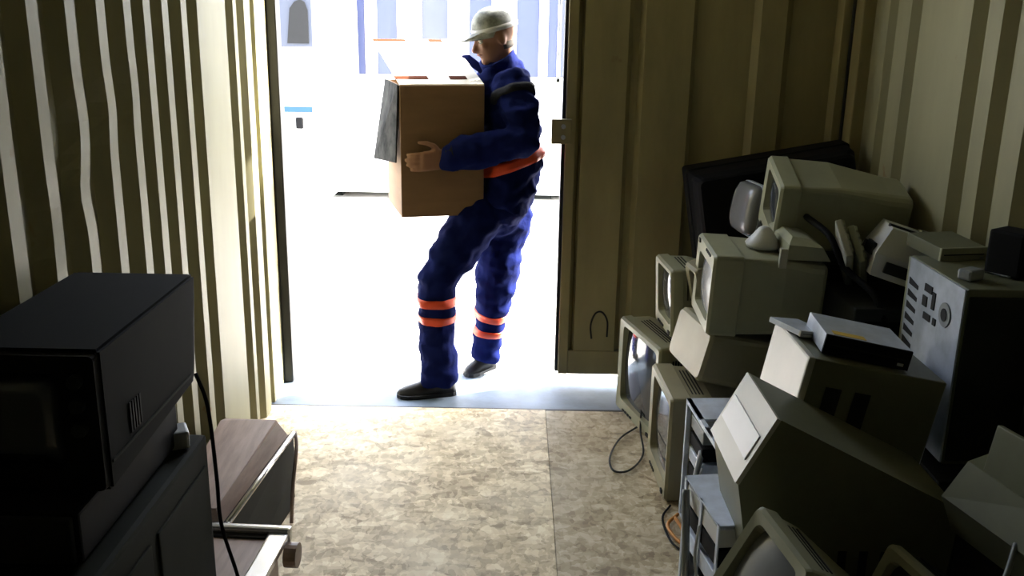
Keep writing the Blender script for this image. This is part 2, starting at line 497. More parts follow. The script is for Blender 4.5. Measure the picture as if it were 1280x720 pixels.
MB().box(-4.1, -0.05, -0.006, 0.02, 0.975, 1.015).build('side_stripe', 'bluestripe', van)
MB().box(-0.17, -0.12, -0.03, 0.01, 0.86, 0.94, 0.006).build('door_handle', 'black', van)
for x in (-0.7, -3.8):
    w_ = MB().cyl((x, -0.01, 0.32), (x, 0.2, 0.32), 0.32, n=24).build('wheel', 'rubber', van)
    MB().cyl((x, -0.02, 0.32), (x, 0.0, 0.32), 0.18, n=16).build('hub_cap', 'metal', w_)
    w_ = MB().cyl((x, 1.62, 0.32), (x, 1.81, 0.32), 0.32, n=24).build('wheel', 'rubber', van)

# ------------------------------------------------------------------ computer builders
def crt(label, base, front, up, w, h, d, m='beige', bz=0.10, taper=0.6, straight=0.25, rear_dz=0.0, screen='glass', cat='monitor',
        name='crt_monitor', group='scrap monitors in the pile', stand=None, margin=0.035, vents=True, chin=0.02, shell=None):
    """CRT set; local -Y is the screen side, local origin at the centre of the cabinet's underside."""
    t = thing(name, label, cat, frame(base, front, up), group)
    z0 = h / 2
    mw, mh = w - 2 * margin, h - 2 * margin - chin
    czs = z0 + chin / 2
    b = MB()
    L = [rrect(mw - 0.012, mh - 0.012, -d / 2 + 0.035, 0.02, cz=czs), rrect(mw, mh, -d / 2 + 0.004, 0.02, cz=czs),
         rrect(w - 0.014, h - 0.014, -d / 2, 0.012, cz=z0), rrect(w, h, -d / 2 + 0.010, 0.014, cz=z0),
         rrect(w, h, -d / 2 + bz - 0.004, 0.014, cz=z0), rrect(w - 0.008, h - 0.008, -d / 2 + bz, 0.012, cz=z0)]
    b.loft(L, False, True)
    b.build('bezel', m, t)
    sc = MB()
    N = 8; vs = []; fs = []
    for i in range(N + 1):
        for j in range(N + 1):
            u = -1 + 2 * i / N; v = -1 + 2 * j / N
            vs.append((u * (mw / 2 - 0.004), -d / 2 + 0.030 - 0.022 * (1 - 0.5 * u * u - 0.5 * v * v), czs + v * (mh / 2 - 0.004)))
    for i in range(N):
        for j in range(N):
            a = i * (N + 1) + j
            fs.append((a, a + 1, a + N + 2, a + N + 1))
    sc.add(vs, fs, True)
    sc.build('screen', screen, t)
    s_ = MB()
    yb = -d / 2 + bz; ye = d / 2
    ys = yb + (ye - yb) * straight
    ym = yb + (ye - yb) * 0.8
    wt, ht = w * taper, h * taper
    L = [rrect(w - 0.012, h - 0.012, yb - 0.006, 0.012, cz=z0), rrect(w - 0.02, h - 0.018, ys, 0.02, cz=z0),
         rrect(wt + (w - wt) * 0.15, ht + (h - ht) * 0.15, ym, 0.03, cz=z0 + rear_dz * 0.8), rrect(wt, ht, ye - 0.012, 0.03, cz=z0 + rear_dz), rrect(wt - 0.02, ht - 0.02, ye, 0.02, cz=z0 + rear_dz)]
    s_.loft(L, False, True)
    sh = s_.build('shell', shell or m, t)
    if vents:
        v_ = MB()
        nv = max(3, int((ys - yb - 0.02) / 0.012))
        for k in range(min(nv, 8)):
            y = yb + 0.012 + k * 0.012
            if y + 0.005 > ys: break
            v_.box(-w * 0.32, w * 0.32, y, y + 0.005, h - 0.012, h - 0.0065)
            for sx in (-1, 1):
                v_.box(sx * (w / 2 - 0.0065) - 0.003, sx * (w / 2 - 0.0065) + 0.003, y, y + 0.005, h * 0.55, h * 0.85)
        if v_.v: tag(v_.build('vent_slots', 'slot', sh), kind='stuff')
    k_ = MB()
    for k in range(4):
        k_.box(-w * 0.30 + k * 0.022, -w * 0.30 + k * 0.022 + 0.014, -d / 2 - 0.003, -d / 2 + 0.004, 0.012, 0.020)
    k_.box(w * 0.32, w * 0.32 + 0.022, -d / 2 - 0.004, -d / 2 + 0.004, 0.010, 0.024)
    tag(k_.build('control_buttons', 'dkgrey', t), kind='stuff')
    if stand == 'upturned':       # tilt-and-swivel foot under the cabinet
        st = MB()
        st.lathe([(0.055, 0.0), (0.060, -0.012), (0.045, -0.030), (0.022, -0.062), (0.012, -0.070)], 24)
        st.build('swivel_foot', 'white', t)
        hp = MB()
        hp.loft([[(-0.14, 0.045, 0.004), (0.15, 0.045, 0.004), (0.15, 0.19, 0.004), (-0.14, 0.19, 0.004)],
                 [(-0.14, 0.050, -0.045), (0.15, 0.050, -0.045), (0.15, 0.16, -0.040), (-0.14, 0.16, -0.040)],
                 [(-0.09, 0.070, -0.062), (0.13, 0.070, -0.062), (0.13, 0.13, -0.056), (-0.09, 0.13, -0.056)]])
        u_ = hp.build('underside_hump', m, t)
        MB().box(-0.160, -0.140, 0.02, 0.045, -0.035, 0.03, 0.003).build('bracket', 'offwhite', u_)
    return t

def case(name, label, base, front, up, w, h, d, m='olive', cat='computer', group='scrap computer cases in the pile', bays=3, rear='metal', side_slots=0, side='olive', panel='beige'):
    """PC case; local -Y is the front panel, +Y the rear plate."""
    t = thing(name, label, cat, frame(base, front, up), group)
    b = MB().box(-w / 2, w / 2, -d / 2 + 0.018, d / 2 - 0.003, 0, h, 0.004)
    body = b.build('case_body', m, t)
    f = MB().box(-w / 2 - 0.002, w / 2 + 0.002, -d / 2, -d / 2 + 0.02, -0.001, h + 0.002, 0.007)
    fp = f.build('front_panel', panel, t)
    for k in range(bays):
        z1 = h * 0.95 - k * 0.05
        if z1 - 0.04 < 0.02: break
        by = MB().box(-w * 0.40, w * 0.40, -d / 2 - 0.004, -d / 2 + 0.004, z1 - 0.042, z1, 0.002).build('drive_bay', 'beige2' if panel != 'dkgrey' else 'black', fp)
    MB().cyl((0, -d / 2 - 0.006, h * 0.25), (0, -d / 2 + 0.004, h * 0.25), 0.012, n=14).build('power_button', 'grey', fp)
    r = MB().box(-w / 2 + 0.004, w / 2 - 0.004, d / 2 - 0.004, d / 2, 0.004, h - 0.004)
    rp = r.build('rear_plate', rear, t)
    for k in range(6):
        z = 0.03 + k * 0.020
        if z + 0.012 > h * 0.5: break
        MB().box(-w * 0.42, w * 0.12, d / 2 - 0.001, d / 2 + 0.002, z, z + 0.012).build('slot_cover', 'slot' if k % 2 else 'metal', rp)
    MB().box(w * 0.16, w * 0.42, d / 2 - 0.001, d / 2 + 0.004, h * 0.12, h * 0.55).build('port_block', 'slot', rp)
    fan = MB()
    for rr in (0.036, 0.026, 0.016):
        fan.tube([(0.0 - w * 0.12 + rr * math.cos(2 * math.pi * k / 18), d / 2 + 0.002, h * 0.76 + rr * math.sin(2 * math.pi * k / 18)) for k in range(19)], 0.002, 5)
    fan.build('fan_grille', 'metal', rp)
    if side_slots:
        for k in range(side_slots):
            y = -0.12 + k * 0.078
            MB().box(w / 2 - 0.002, w / 2 + 0.002, y, y + 0.042, h * 0.30, h * 0.72).build('side_vent', 'slot', body)
    return t

def keyboard(label, mw, m='offwhite', group='scrap keyboards in the pile', kw=0.44, kd=0.16):
    t = thing('keyboard', label, 'keyboard', mw, group)
    MB().box(-kw / 2, kw / 2, -kd / 2, kd / 2, 0, 0.022, 0.005).build('key_deck', m, t)
    k = MB()
    for r_ in range(5):
        for c in range(16):
            if c == 12: continue
            x = -kw / 2 + 0.018 + c * (kw - 0.036) / 16
            y = -kd / 2 + 0.018 + r_ * 0.024
            k.loft([[(x, y, .021), (x + .020, y, .021), (x + .020, y + .019, .021), (x, y + .019, .021)],
                    [(x + .003, y + .003, .030), (x + .017, y + .003, .030), (x + .017, y + .017, .030), (x + .003, y + .017, .030)]])
    tag(k.build('keycaps', 'beige', t), kind='stuff')
    return t

def drive(label, mw, w, d, h, top='metal', front='black', sticker=False, group='loose drives on the pile', name='disc_drive'):
    t = thing(name, label, 'drive', mw, group)
    MB().box(-w / 2, w / 2, -d / 2 + 0.008, d / 2, 0, h, 0.002).build('drive_case', top, t)
    f = MB().box(-w / 2 - 0.001, w / 2 + 0.001, -d / 2, -d / 2 + 0.010, -0.001, h + 0.001, 0.003).build('drive_front', front, t)
    MB().box(-w * 0.44, w * 0.44, -d / 2 - 0.002, -d / 2 + 0.002, h * 0.48, h * 0.56).build('tray_slot', 'slot', f)
    MB().box(w * 0.36, w * 0.43, -d / 2 - 0.003, -d / 2 + 0.002, h * 0.18, h * 0.32).build('eject_button', 'grey', f)
    if sticker:
        MB().box(-w * 0.40, -w * 0.02, -d / 2 + 0.02, -d / 2 + 0.05, h, h + 0.001).build('sticker', 'label', t)
    return t

def cable(label, pts, r=0.004, m='black', n=8, group=None, cat='cable'):
    b = MB().tube(spline(pts, n), r, 6)
    o = b.build('cable', m)
    return tag(o, label, cat, group)
#@@BODY

# ------------------------------------------------------------------ the scrap pile, floor layer first
crt('yellowed monitor standing on the floor, screen to the gangway', (0.725, 3.185, 0.0), (-1, -0.04, 0), (0.03, 0, 1), 0.36, 0.385, 0.38, 'beige2', 0.075, 0.55,
    stand=None)
crt('grey-rimmed monitor leaning by the foot of the closed door', (0.660, 3.63, 0.045), (-0.93, -0.34, -0.04), (0.27, 0, 1), 0.34, 0.41, 0.34, 'beige', 0.05, 0.6, margin=0.03)
crt('squat monitor lying directly on the yellowed floor monitor', (0.775, 3.20, 0.392), (0.94, 0.20, -0.22), (0.16, 0.0, 1), 0.33, 0.205, 0.37, 'beige2', 0.11, 0.90, margin=0.03, screen='glassgrey', vents=False)
crt('upside-down monitor with its white swivel foot in the air', (0.845, 3.15, 0.885), (-1, 0.02, 0.03), (0, 0.03, -1), 0.32, 0.275, 0.38, 'beige', 0.10, 0.86, 0.5,
    stand='upturned', screen='glassgrey', vents=False)
crt('small cream monitor wedged beside the black television', (0.735, 3.53, 0.475), (-0.96, -0.1, -0.06), (0.26, 0, 1), 0.24, 0.27, 0.30, 'beige', 0.05, 0.6, margin=0.025)
crt('small tilted monitor rim next to the upside-down monitor', (0.76, 3.36, 0.615), (-0.94, -0.24, -0.3), (0.40, 0, 1), 0.10, 0.19, 0.17, 'beige2', 0.045, 0.7, margin=0.02)

tower_a = case('computer_tower', 'dark tower case buried behind the upside-down monitor', (1.215, 3.40, 0.0), (0, -1, 0), (0, 0, 1), 0.30, 0.855, 0.40, 'dkgrey', panel='dkgrey', bays=5)
tower_b = case('computer_tower', 'dark tower case under the white printer by the right wall', (1.215, 2.985, 0.0), (0, -1, 0), (0, 0, 1), 0.31, 0.77, 0.34, 'dkgrey', panel='dkgrey', bays=5)
crt('beige monitor on top of the pile against the black television', (1.13, 3.345, 0.872), (-1, 0.06, 0.02), (0.03, -0.26, 1), 0.28, 0.255, 0.46, 'beige', 0.07, 0.72, 0.35,
    rear_dz=-0.01, screen='glass', vents=False)
# bare picture tube
tb = thing('picture_tube', 'bare grey picture tube in front of the black television', 'picture tube', frame((0.875, 3.61, 0.93), (-1, -0.15, 0.15), (0, 0, 1)))
L = []
for y, s_, r_ in ((0.0, 0.10, 0.04), (-0.012, 0.16, 0.05), (0.0, 0.20, 0.05), (0.02, 0.215, 0.05), (0.05, 0.21, 0.05), (0.10, 0.17, 0.06), (0.15, 0.10, 0.045), (0.18, 0.04, 0.018)):
    L.append(rrect(s_, s_ * 0.9, y if y else -0.018 if s_ < .12 else 0.0, r_, 5))
MB().loft(L[:5], True, False, True).build('tube_face', 'glassgrey', tb)
MB().loft(L[4:], False, True, True).build('tube_funnel', 'dkgrey', tb)
MB().cyl((0, 0.175, 0), (0, 0.25, 0), 0.017, n=14).build('tube_neck', 'glassgrey', tb)
MB().loft([rrect(0.222, 0.202, 0.028, 0.05, 5), rrect(0.222, 0.202, 0.045, 0.05, 5)], True, True).build('tube_band', 'metal', tb)

# big black television in the corner
crt('big black television set leaning in the corner by the door', (1.115, 3.865, 0.60), (0, 1, 0.04), (-0.19, 0, 1), 0.665, 0.50, 0.24, 'black', 0.10, 0.93, 0.6,
    name='television_set', cat='television', group=None, vents=False, margin=0.05)

# open chassis beside the floor monitor
ch = thing('open_computer_chassis', 'gutted silver computer chassis with bare drives and cards', 'computer', Matrix.Translation((0.70, 2.665, 0.0)) @ Matrix.Rotation(R(4), 4, 'Z'))
MB().box(-0.10, 0.11, -0.26, 0.27, 0.0, 0.008).build('base_sheet', 'bright', ch)
MB().box(0.10, 0.11, -0.26, 0.27, 0.0, 0.42).build('side_sheet', 'bright', ch)
MB().box(-0.10, 0.11, -0.265, -0.258, 0.0, 0.30).build('rear_sheet', 'bright', ch)
tp_ = MB()
tp_.box(-0.10, -0.085, -0.26, 0.27, 0.405, 0.42); tp_.box(-0.10, 0.11, 0.10, 0.27, 0.412, 0.42); tp_.box(-0.10, 0.11, -0.03, 0.04, 0.412, 0.42)
tp_.build('top_sheet', 'bright', ch)
MB().box(-0.06, 0.06, 0.055, 0.085, 0.412, 0.423, 0.003).build('drive_latch', 'slot', ch)
for y in (-0.26, 0.255):
    MB().box(-0.10, -0.085, y, y + 0.015, 0.0, 0.42).build('frame_post', 'bright', ch)
MB().box(0.09, 0.096, -0.22, 0.10, 0.03, 0.38).build('circuit_board', 'green', ch)
for k, (z, m_) in enumerate(((0.33, 'grey'), (0.27, 'black'), (0.215, 'bright'), (0.16, 'black'))):
    MB().box(-0.085, 0.07, 0.10, 0.25, z, z + 0.045, 0.003).build('bare_drive', m_, ch)
for k, y in enumerate((-0.20, -0.155, -0.11, -0.065, -0.02)):
    cdd = MB().box(-0.07, 0.09, y, y + 0.004, 0.06, 0.18).build('expansion_card', 'green' if k % 2 else 'white', ch)
    MB().box(-0.075, -0.068, y - 0.006, y + 0.010, 0.05, 0.19).build('card_bracket', 'bright', cdd)
MB().box(-0.095, 0.08, -0.245, -0.10, 0.235, 0.32, 0.003).build('power_supply', 'grey', ch)
for k in range(4):
    rb = spline([(-0.08, 0.12 - 0.02 * k, 0.30 - 0.05 * k), (-0.115, 0.04, 0.22 - 0.03 * k), (-0.10, -0.03 - 0.02 * k, 0.12), (-0.06, -0.06, 0.05)], 6)
    MB().tube(rb, (0.004 if k % 2 else 0.010), 6).build('ribbon_cable', ('grey', 'white', 'bluestripe', 'black')[k], ch)

# the two beige cases at the front of the pile
zz = 10
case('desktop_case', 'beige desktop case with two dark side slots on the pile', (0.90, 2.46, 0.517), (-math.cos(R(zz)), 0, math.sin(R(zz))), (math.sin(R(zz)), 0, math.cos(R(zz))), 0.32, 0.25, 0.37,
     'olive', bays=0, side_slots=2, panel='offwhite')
mh = thing('crt_monitor', 'large dull beige monitor housing tipped over at the pile front', 'monitor', Matrix.Translation((0.80, 2.145, 0.0)), 'scrap monitors in the pile')
HP = [(-0.188, 0.752), (-0.270, 0.590), (-0.165, 0.010), (0.215, 0.0), (0.255, 0.53)]
MB().loft([[(x, -0.145, z) for x, z in HP], [(x, 0.145, z) for x, z in HP]]).build('housing', 'olive', mh)
ux, uz = -0.4516, -0.8922
def hface(a, b_, y0_, y1_, t0, t1):
    pts = []
    for t_ in (t0, t1):
        pts.append([(-0.188 + ux * q_ + uz * t_, y_, 0.752 + uz * q_ - ux * t_) for q_, y_ in ((a, y0_), (b_, y0_), (b_, y1_), (a, y1_))])
    return MB().loft(pts)
hb = hface(0.0, 0.182, -0.147, 0.147, -0.003, 0.008).build('bezel', 'offwhite', mh)
hface(0.062, 0.128, -0.125, 0.13, 0.007, 0.011).build('lit_band', 'white', hb)  # whiter middle band paints the light on a partly shadowed face
for k in range(3):
    MB().box(-0.02 + k * 0.05, 0.0 + k * 0.05, -0.147, -0.143, 0.30, 0.42).build('side_vent', 'slot', mh)
fc = thing('drive_cage', 'narrow silver drive cage standing on the floor before the chassis', 'drive cage', eul((0.548, 2.24, 0.0), rz=8))
MB().box(0.043, 0.046, -0.13, 0.14, 0.0, 0.42).build('cage_side', 'bright', fc)
for y in (-0.13, 0.0, 0.128):
    MB().box(-0.046, -0.042, y, y + 0.014, 0.0, 0.42).build('cage_post', 'bright', fc)
MB().box(-0.046, 0.046, -0.13, 0.142, 0.0, 0.004).build('cage_floor', 'bright', fc)
MB().box(-0.046, 0.046, -0.13, 0.142, 0.416, 0.42).build('cage_top', 'bright', fc)
for z, m_ in ((0.015, 'black'), (0.085, 'grey'), (0.155, 'black'), (0.225, 'bright'), (0.295, 'black'), (0.352, 'white')):
    MB().box(-0.041, 0.041, -0.12, 0.126, z, z + 0.050, 0.003).build('bare_drive', m_, fc)
MB().tube(spline([(-0.056, 0.10, 0.40), (-0.062, 0.06, 0.30), (-0.060, 0.04, 0.16), (-0.056, 0.02, 0.02)], 6), 0.011, 8).build('grey_sleeve', 'grey', fc)
MB().tube(spline([(-0.056, -0.02, 0.36), (-0.072, -0.05, 0.28), (-0.060, -0.08, 0.18), (-0.056, -0.06, 0.05)], 6), 0.004, 6).build('loose_lead', 'white', fc)
drive('black-fronted disc drive with a yellow sticker', eul((0.925, 2.435, 0.772), ry=10, rz=-4), 0.225, 0.20, 0.052, 'metal', 'black', True)
drive('thin silver drive beside the black-fronted one', eul((0.800, 2.53, 0.792), ry=10, rz=22), 0.10, 0.14, 0.016, 'metal', 'offwhite')

# tower with its port side to the gangway
J = thing('computer_tower', 'tower case showing its silver port panel, by the right wall', 'computer', eul((1.285, 2.585, 0.455)), 'scrap computer cases in the pile')
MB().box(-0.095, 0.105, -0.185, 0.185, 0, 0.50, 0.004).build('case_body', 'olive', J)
jp = MB().box(-0.100, -0.094, -0.18, 0.18, 0.004, 0.496).build('port_panel', 'metal', J)
for k in range(7):
    z = 0.20 + k * 0.036
    MB().loft([[(-0.1015, 0.10, z), (-0.1015, 0.165, z + 0.004), (-0.1015, 0.165, z + 0.024), (-0.1015, 0.10, z + 0.012)],
               [(-0.099, 0.10, z), (-0.099, 0.165, z + 0.004), (-0.099, 0.165, z + 0.024), (-0.099, 0.10, z + 0.012)]]).build('card_slot', 'slot', jp)
for k, (y, z, a, b) in enumerate(((0.03, 0.44, 0.05, 0.022), (0.045, 0.40, 0.03, 0.03), (-0.01, 0.415, 0.02, 0.05), (0.02, 0.36, 0.045, 0.02), (-0.03, 0.36, 0.02, 0.02))):
    MB().box(-0.103, -0.099, y - a / 2, y + a / 2, z - b / 2, z + b / 2, 0.001).build('port', 'slot', jp)
MB().cyl((-0.104, -0.09, 0.40), (-0.099, -0.09, 0.40), 0.034, n=20).build('fan_opening', 'grey', jp)
MB().cyl((-0.106, -0.09, 0.40), (-0.103, -0.09, 0.40), 0.018, n=16).build('fan_hub', 'slot', jp)
MB().box(-0.09, 0.10, -0.190, -0.183, 0.012, 0.48, 0.004).build('side_cover', 'dkgrey', J)
MB().box(-0.100, -0.03, 0.176, 0.19, 0.004, 0.496).build('cover_edge', 'beige', J)
N_ = case('computer_tower', 'dark tower case on the floor under the port-panel tower', (1.262, 2.55, 0.0), (0, -1, 0), (0, 0, 1), 0.24, 0.45, 0.50, 'dkgrey', panel='dkgrey', bays=0)
for k in range(12):
    MB().box(-0.10, 0.10, -0.254, -0.248, 0.30 + 0.011 * k, 0.306 + 0.011 * k).build('louvre', 'black', N_)
# crumpled clear adapter and speaker on the tower
ad = thing('power_adapter', 'small silver power adapter lying on the port-panel tower', 'adapter', eul((1.24, 2.50, 0.956), rz=30))
MB().box(-0.03, 0.03, -0.022, 0.022, 0, 0.030, 0.008).build('adapter_body', 'grey', ad)
MB().tube(spline([(0.03, 0, 0.015), (0.06, 0.02, 0.012), (0.09, 0.0, 0.006), (0.10, -0.05, 0.005)], 6), 0.003, 6).build('adapter_lead', 'grey', ad)
sp = thing('loudspeaker', 'small black computer speaker on the tower by the wall', 'speaker', eul((1.375, 2.56, 0.956), rz=35))
MB().box(-0.045, 0.045, -0.05, 0.05, 0, 0.125, 0.008).build('speaker_box', 'black', sp)
MB().cyl((0, -0.049, 0.08), (0, -0.054, 0.08), 0.034, n=20).build('speaker_cone', 'dkgrey', sp)
MB().cyl((0, -0.049, 0.025), (0, -0.054, 0.025), 0.012, n=14).build('tone_knob', 'grey', sp)
# white printer between the towers and the wall
pr = thing('inkjet_printer', 'white printer with dark openings tipped against the right wall', 'printer', eul((1.265, 2.99, 0.815), rx=-6, ry=16, rz=-14))
MB().loft([[(-0.13, -0.15, 0.0), (0.13, -0.15, 0.0), (0.13, 0.13, 0.0), (-0.13, 0.13, 0.0)],
           [(-0.14, -0.16, 0.07), (0.14, -0.16, 0.07), (0.14, 0.14, 0.07), (-0.14, 0.14, 0.07)],
           [(-0.11, -0.10, 0.155), (0.12, -0.10, 0.155), (0.12, 0.12, 0.165), (-0.11, 0.12, 0.165)]]).build('printer_body', 'white', pr)
MB().box(-0.146, -0.135, -0.10, 0.02, 0.055, 0.095, 0.002).build('side_opening', 'slot', pr)
MB().box(-0.144, -0.130, 0.05, 0.10, 0.02, 0.085, 0.002).build('side_opening', 'slot', pr)
MB().box(-0.112, 0.02, -0.05, -0.015, 0.154, 0.164, 0.002).build('paper_slot', 'slot', pr)
MB().box(-0.10, 0.11, -0.169, -0.150, 0.02, 0.055, 0.002).build('output_tray', 'slot', pr)
MB().box(0.0, 0.10, 0.02, 0.09, 0.158, 0.172, 0.003).build('lid_panel', 'olive', pr)
drive('flat beige drive lying behind the port-panel tower', eul((1.30, 2.80, 0.958), rx=4, rz=12), 0.15, 0.17, 0.04, 'olive', 'beige')
# keyboards on edge and black cables between the monitors
keyboard('off-white keyboard stood on edge beside the upside-down monitor', eul((1.075, 3.05, 0.885), rx=68, ry=34, rz=68), 'offwhite', kw=0.28, kd=0.13)
keyboard('beige keyboard stood on edge below the topmost monitor', eul((1.125, 3.06, 0.865), rx=66, ry=34, rz=66), 'beige', kw=0.28, kd=0.13)
cable('thick black cable draped past the upside-down monitor', [(0.99, 3.18, 0.985), (1.03, 3.04, 0.95), (1.07, 2.98, 0.86), (1.13, 2.86, 0.80), (1.16, 2.80, 0.70)], 0.011, 'black')
# lower foreground
crt('small monitor with a grey screen in front of the tipped case', (0.575, 1.80, 0.310), (-0.84, -0.22, 0.42), (0.42, 0.0, 0.9), 0.24, 0.25, 0.26, 'beige', 0.05, 0.6, margin=0.028, screen='glassgrey')
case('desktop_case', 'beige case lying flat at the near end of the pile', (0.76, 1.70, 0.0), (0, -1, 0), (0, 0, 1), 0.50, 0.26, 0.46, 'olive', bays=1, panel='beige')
crt('dark-bodied monitor with a pale rim at the bottom edge', (0.865, 1.79, 0.265), (-0.78, -0.3, 0.3), (0.3, 0, 1), 0.20, 0.24, 0.20, 'beige', 0.035, 0.7, margin=0.025, shell='dkgrey')
bx_ = case('computer_tower', 'dark tower case standing at the right edge of the picture', (1.225, 1.93, 0.0), (0, -1, 0), (0, 0, 1), 0.20, 0.49, 0.42, 'dkgrey', panel='dkgrey', bays=3)
p2 = thing('inkjet_printer', 'beige printer with a raised tray at the lower right edge', 'printer', eul((1.185, 1.86, 0.545), rx=0, ry=-14, rz=14))
MB().loft([[(-0.15, -0.13, 0.0), (0.16, -0.13, 0.0), (0.16, 0.13, 0.0), (-0.15, 0.13, 0.0)],
           [(-0.16, -0.14, 0.09), (0.17, -0.14, 0.09), (0.17, 0.14, 0.09), (-0.16, 0.14, 0.09)],
           [(-0.10, -0.09, 0.16), (0.15, -0.09, 0.16), (0.15, 0.12, 0.17), (-0.10, 0.12, 0.17)]]).build('printer_body', 'olive', p2)
MB().box(-0.155, -0.14, -0.08, 0.08, 0.10, 0.22, 0.003, T=Matrix.Rotation(R(24), 4, 'Y')).build('paper_tray', 'olive', p2)
MB().box(-0.10, 0.10, -0.150, -0.13, 0.02, 0.06, 0.002).build('output_slot', 'slot', p2)
MB().box(0.0, 0.12, -0.07, 0.05, 0.163, 0.178, 0.003).build('lid_panel', 'grey', p2)
cable('grey lead hanging from the beige printer to the floor', [(1.04, 1.74, 0.60), (1.00, 1.69, 0.55), (0.93, 1.62, 0.48), (0.84, 1.52, 0.36), (0.78, 1.44, 0.20), (0.74, 1.40, 0.006)], 0.006, 'grey')
# cables on the floor
cable('thin grey cable loop on the floor beside the pile', [(0.53, 3.62, 0.01), (0.44, 3.50, 0.006), (0.385, 3.33, 0.006), (0.39, 3.22, 0.006), (0.45, 3.23, 0.006), (0.515, 3.36, 0.008), (0.52, 3.50, 0.05), (0.53, 3.56, 0.14)], 0.004, 'dkgrey')
cable('orange wire curled on the floor by the gutted chassis', [(0.575, 2.90, 0.01), (0.53, 2.83, 0.008), (0.545, 2.74, 0.008), (0.575, 2.70, 0.01), (0.57, 2.78, 0.02), (0.555, 2.84, 0.03)], 0.006, 'copper')
cable('black wire at the foot of the yellowed floor monitor', [(0.56, 2.97, 0.004), (0.52, 2.88, 0.004), (0.525, 2.74, 0.004), (0.56, 2.66, 0.004)], 0.004, 'black')
drive('white-edged card bracket lying by the gutted chassis', eul((0.575, 2.52, 0.001), rz=70), 0.12, 0.06, 0.02, 'metal', 'offwhite')

# ------------------------------------------------------------------ left-hand stack
tv = thing('television_set', 'dark television with a flat top at the lower left', 'television', Matrix.Translation((-0.862, 1.83, 0.775)), None)
c_ = MB()
L = [[(-0.13, -0.262, 0.012), (0.142, -0.262, 0.0), (0.142, -0.262, 0.272), (-0.13, -0.262, 0.272)],
     [(-0.13, 0.20, 0.012), (0.142, 0.20, 0.03), (0.142, 0.25, 0.272), (-0.13, 0.25, 0.272)],
     [(-0.11, 0.25, 0.06), (0.130, 0.25, 0.07), (0.130, 0.285, 0.258), (-0.11, 0.285, 0.258)]]
c_.loft(L)
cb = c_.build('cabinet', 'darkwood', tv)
bm = bmesh.new(); bm.from_mesh(cb.data); bmesh.ops.bevel(bm, geom=bm.edges[:], offset=0.006, segments=2, affect='EDGES'); bm.to_mesh(cb.data); bm.free()
fr = MB()
fr.loft([rrect(0.19, 0.17, -0.245, 0.02, cx=-0.025, cz=0.14), rrect(0.20, 0.185, -0.275, 0.02, cx=-0.025, cz=0.14), rrect(0.262, 0.258, -0.275, 0.01, cx=0.006, cz=0.136), rrect(0.266, 0.262, -0.255, 0.01, cx=0.006, cz=0.136)], False, True)
fr.build('screen_frame', 'black', tv)
MB().loft([rrect(0.19, 0.175, -0.262, 0.02, cx=-0.025, cz=0.14), rrect(0.12, 0.11, -0.270, 0.02, cx=-0.025, cz=0.14)], True, True, True).build('screen', 'glass', tv)
for k in range(3):
    MB().cyl((0.105, -0.276, 0.22 - k * 0.045), (0.105, -0.290, 0.22 - k * 0.045), 0.013, n=14).build('knob', 'dkgrey', tv)
for k in range(5):
    MB().box(0.1425, 0.1445, -0.16 + k * 0.012, -0.154 + k * 0.012, 0.07, 0.13).build('side_vent', 'black', tv)
MB().box(0.139, 0.1445, -0.25, 0.18, 0.052, 0.058, 0.001).build('trim_line', 'darkolive', tv)

cbn = thing('steel_cabinet', 'dark green cabinet carrying the dark television', 'cabinet', Matrix.Translation((-0.855, 1.70, 0.0)))
b = MB()
b.box(-0.135, 0.145, -0.36, 0.36, 0.0, 0.665, 0.012)
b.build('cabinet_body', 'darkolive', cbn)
for y0_, y1_ in ((-0.33, -0.02), (0.02, 0.33)):
    MB().box(0.144, 0.150, y0_, y1_, 0.06, 0.60, 0.004).build('side_panel', 'darkolive', cbn)
MB().box(0.149, 0.152, 0.05, 0.14, 0.25, 0.42, 0.001).build('dark_recess', 'black', cbn)
MB().box(-0.12, 0.13, -0.372, -0.358, 0.04, 0.62, 0.004).build('front_door', 'darkolive', cbn)
MB().box(0.09, 0.105, -0.390, -0.370, 0.30, 0.40, 0.003).build('door_pull', 'metal', cbn)
riser = thing('video_recorder', 'flat black player between the dark television and the cabinet', 'video player', Matrix.Translation((-0.865, 1.74, 0.666)))
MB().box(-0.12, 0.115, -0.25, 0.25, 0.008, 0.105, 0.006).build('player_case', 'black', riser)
MB().box(-0.11, 0.105, -0.262, -0.248, 0.012, 0.10, 0.003).build('player_front', 'dkgrey', riser)
MB().box(-0.08, 0.03, -0.265, -0.26, 0.05, 0.085).build('tape_door', 'slot', riser)
for x in (-0.1, 0.09):
    for y in (-0.22, 0.22):
        MB().cyl((x, y, 0), (x, y, 0.009), 0.012, n=10).build('foot', 'rubber', riser)
pg = thing('plug_adapter', 'small silver plug on the dark green cabinet edge', 'plug', eul((-0.752, 1.99, 0.688), rz=25))
MB().box(-0.022, 0.022, -0.03, 0.03, -0.02, 0.022, 0.006).build('plug_body', 'grey', pg)
MB().cyl((0.0, 0.03, 0.005), (0.0, 0.05, 0.005), 0.003, n=8).build('pin', 'chrome', pg)
MB().cyl((0.012, 0.03, 0.005), (0.012, 0.05, 0.005), 0.003, n=8).build('pin', 'chrome', pg)
cable('black lead hanging off the dark green cabinet', [(-0.74, 2.10, 0.80), (-0.712, 2.085, 0.72), (-0.700, 2.075, 0.55), (-0.695, 2.07, 0.42), (-0.66, 2.06, 0.28), (-0.62, 2.04, 0.10), (-0.60, 2.02, 0.006)], 0.005, 'black')

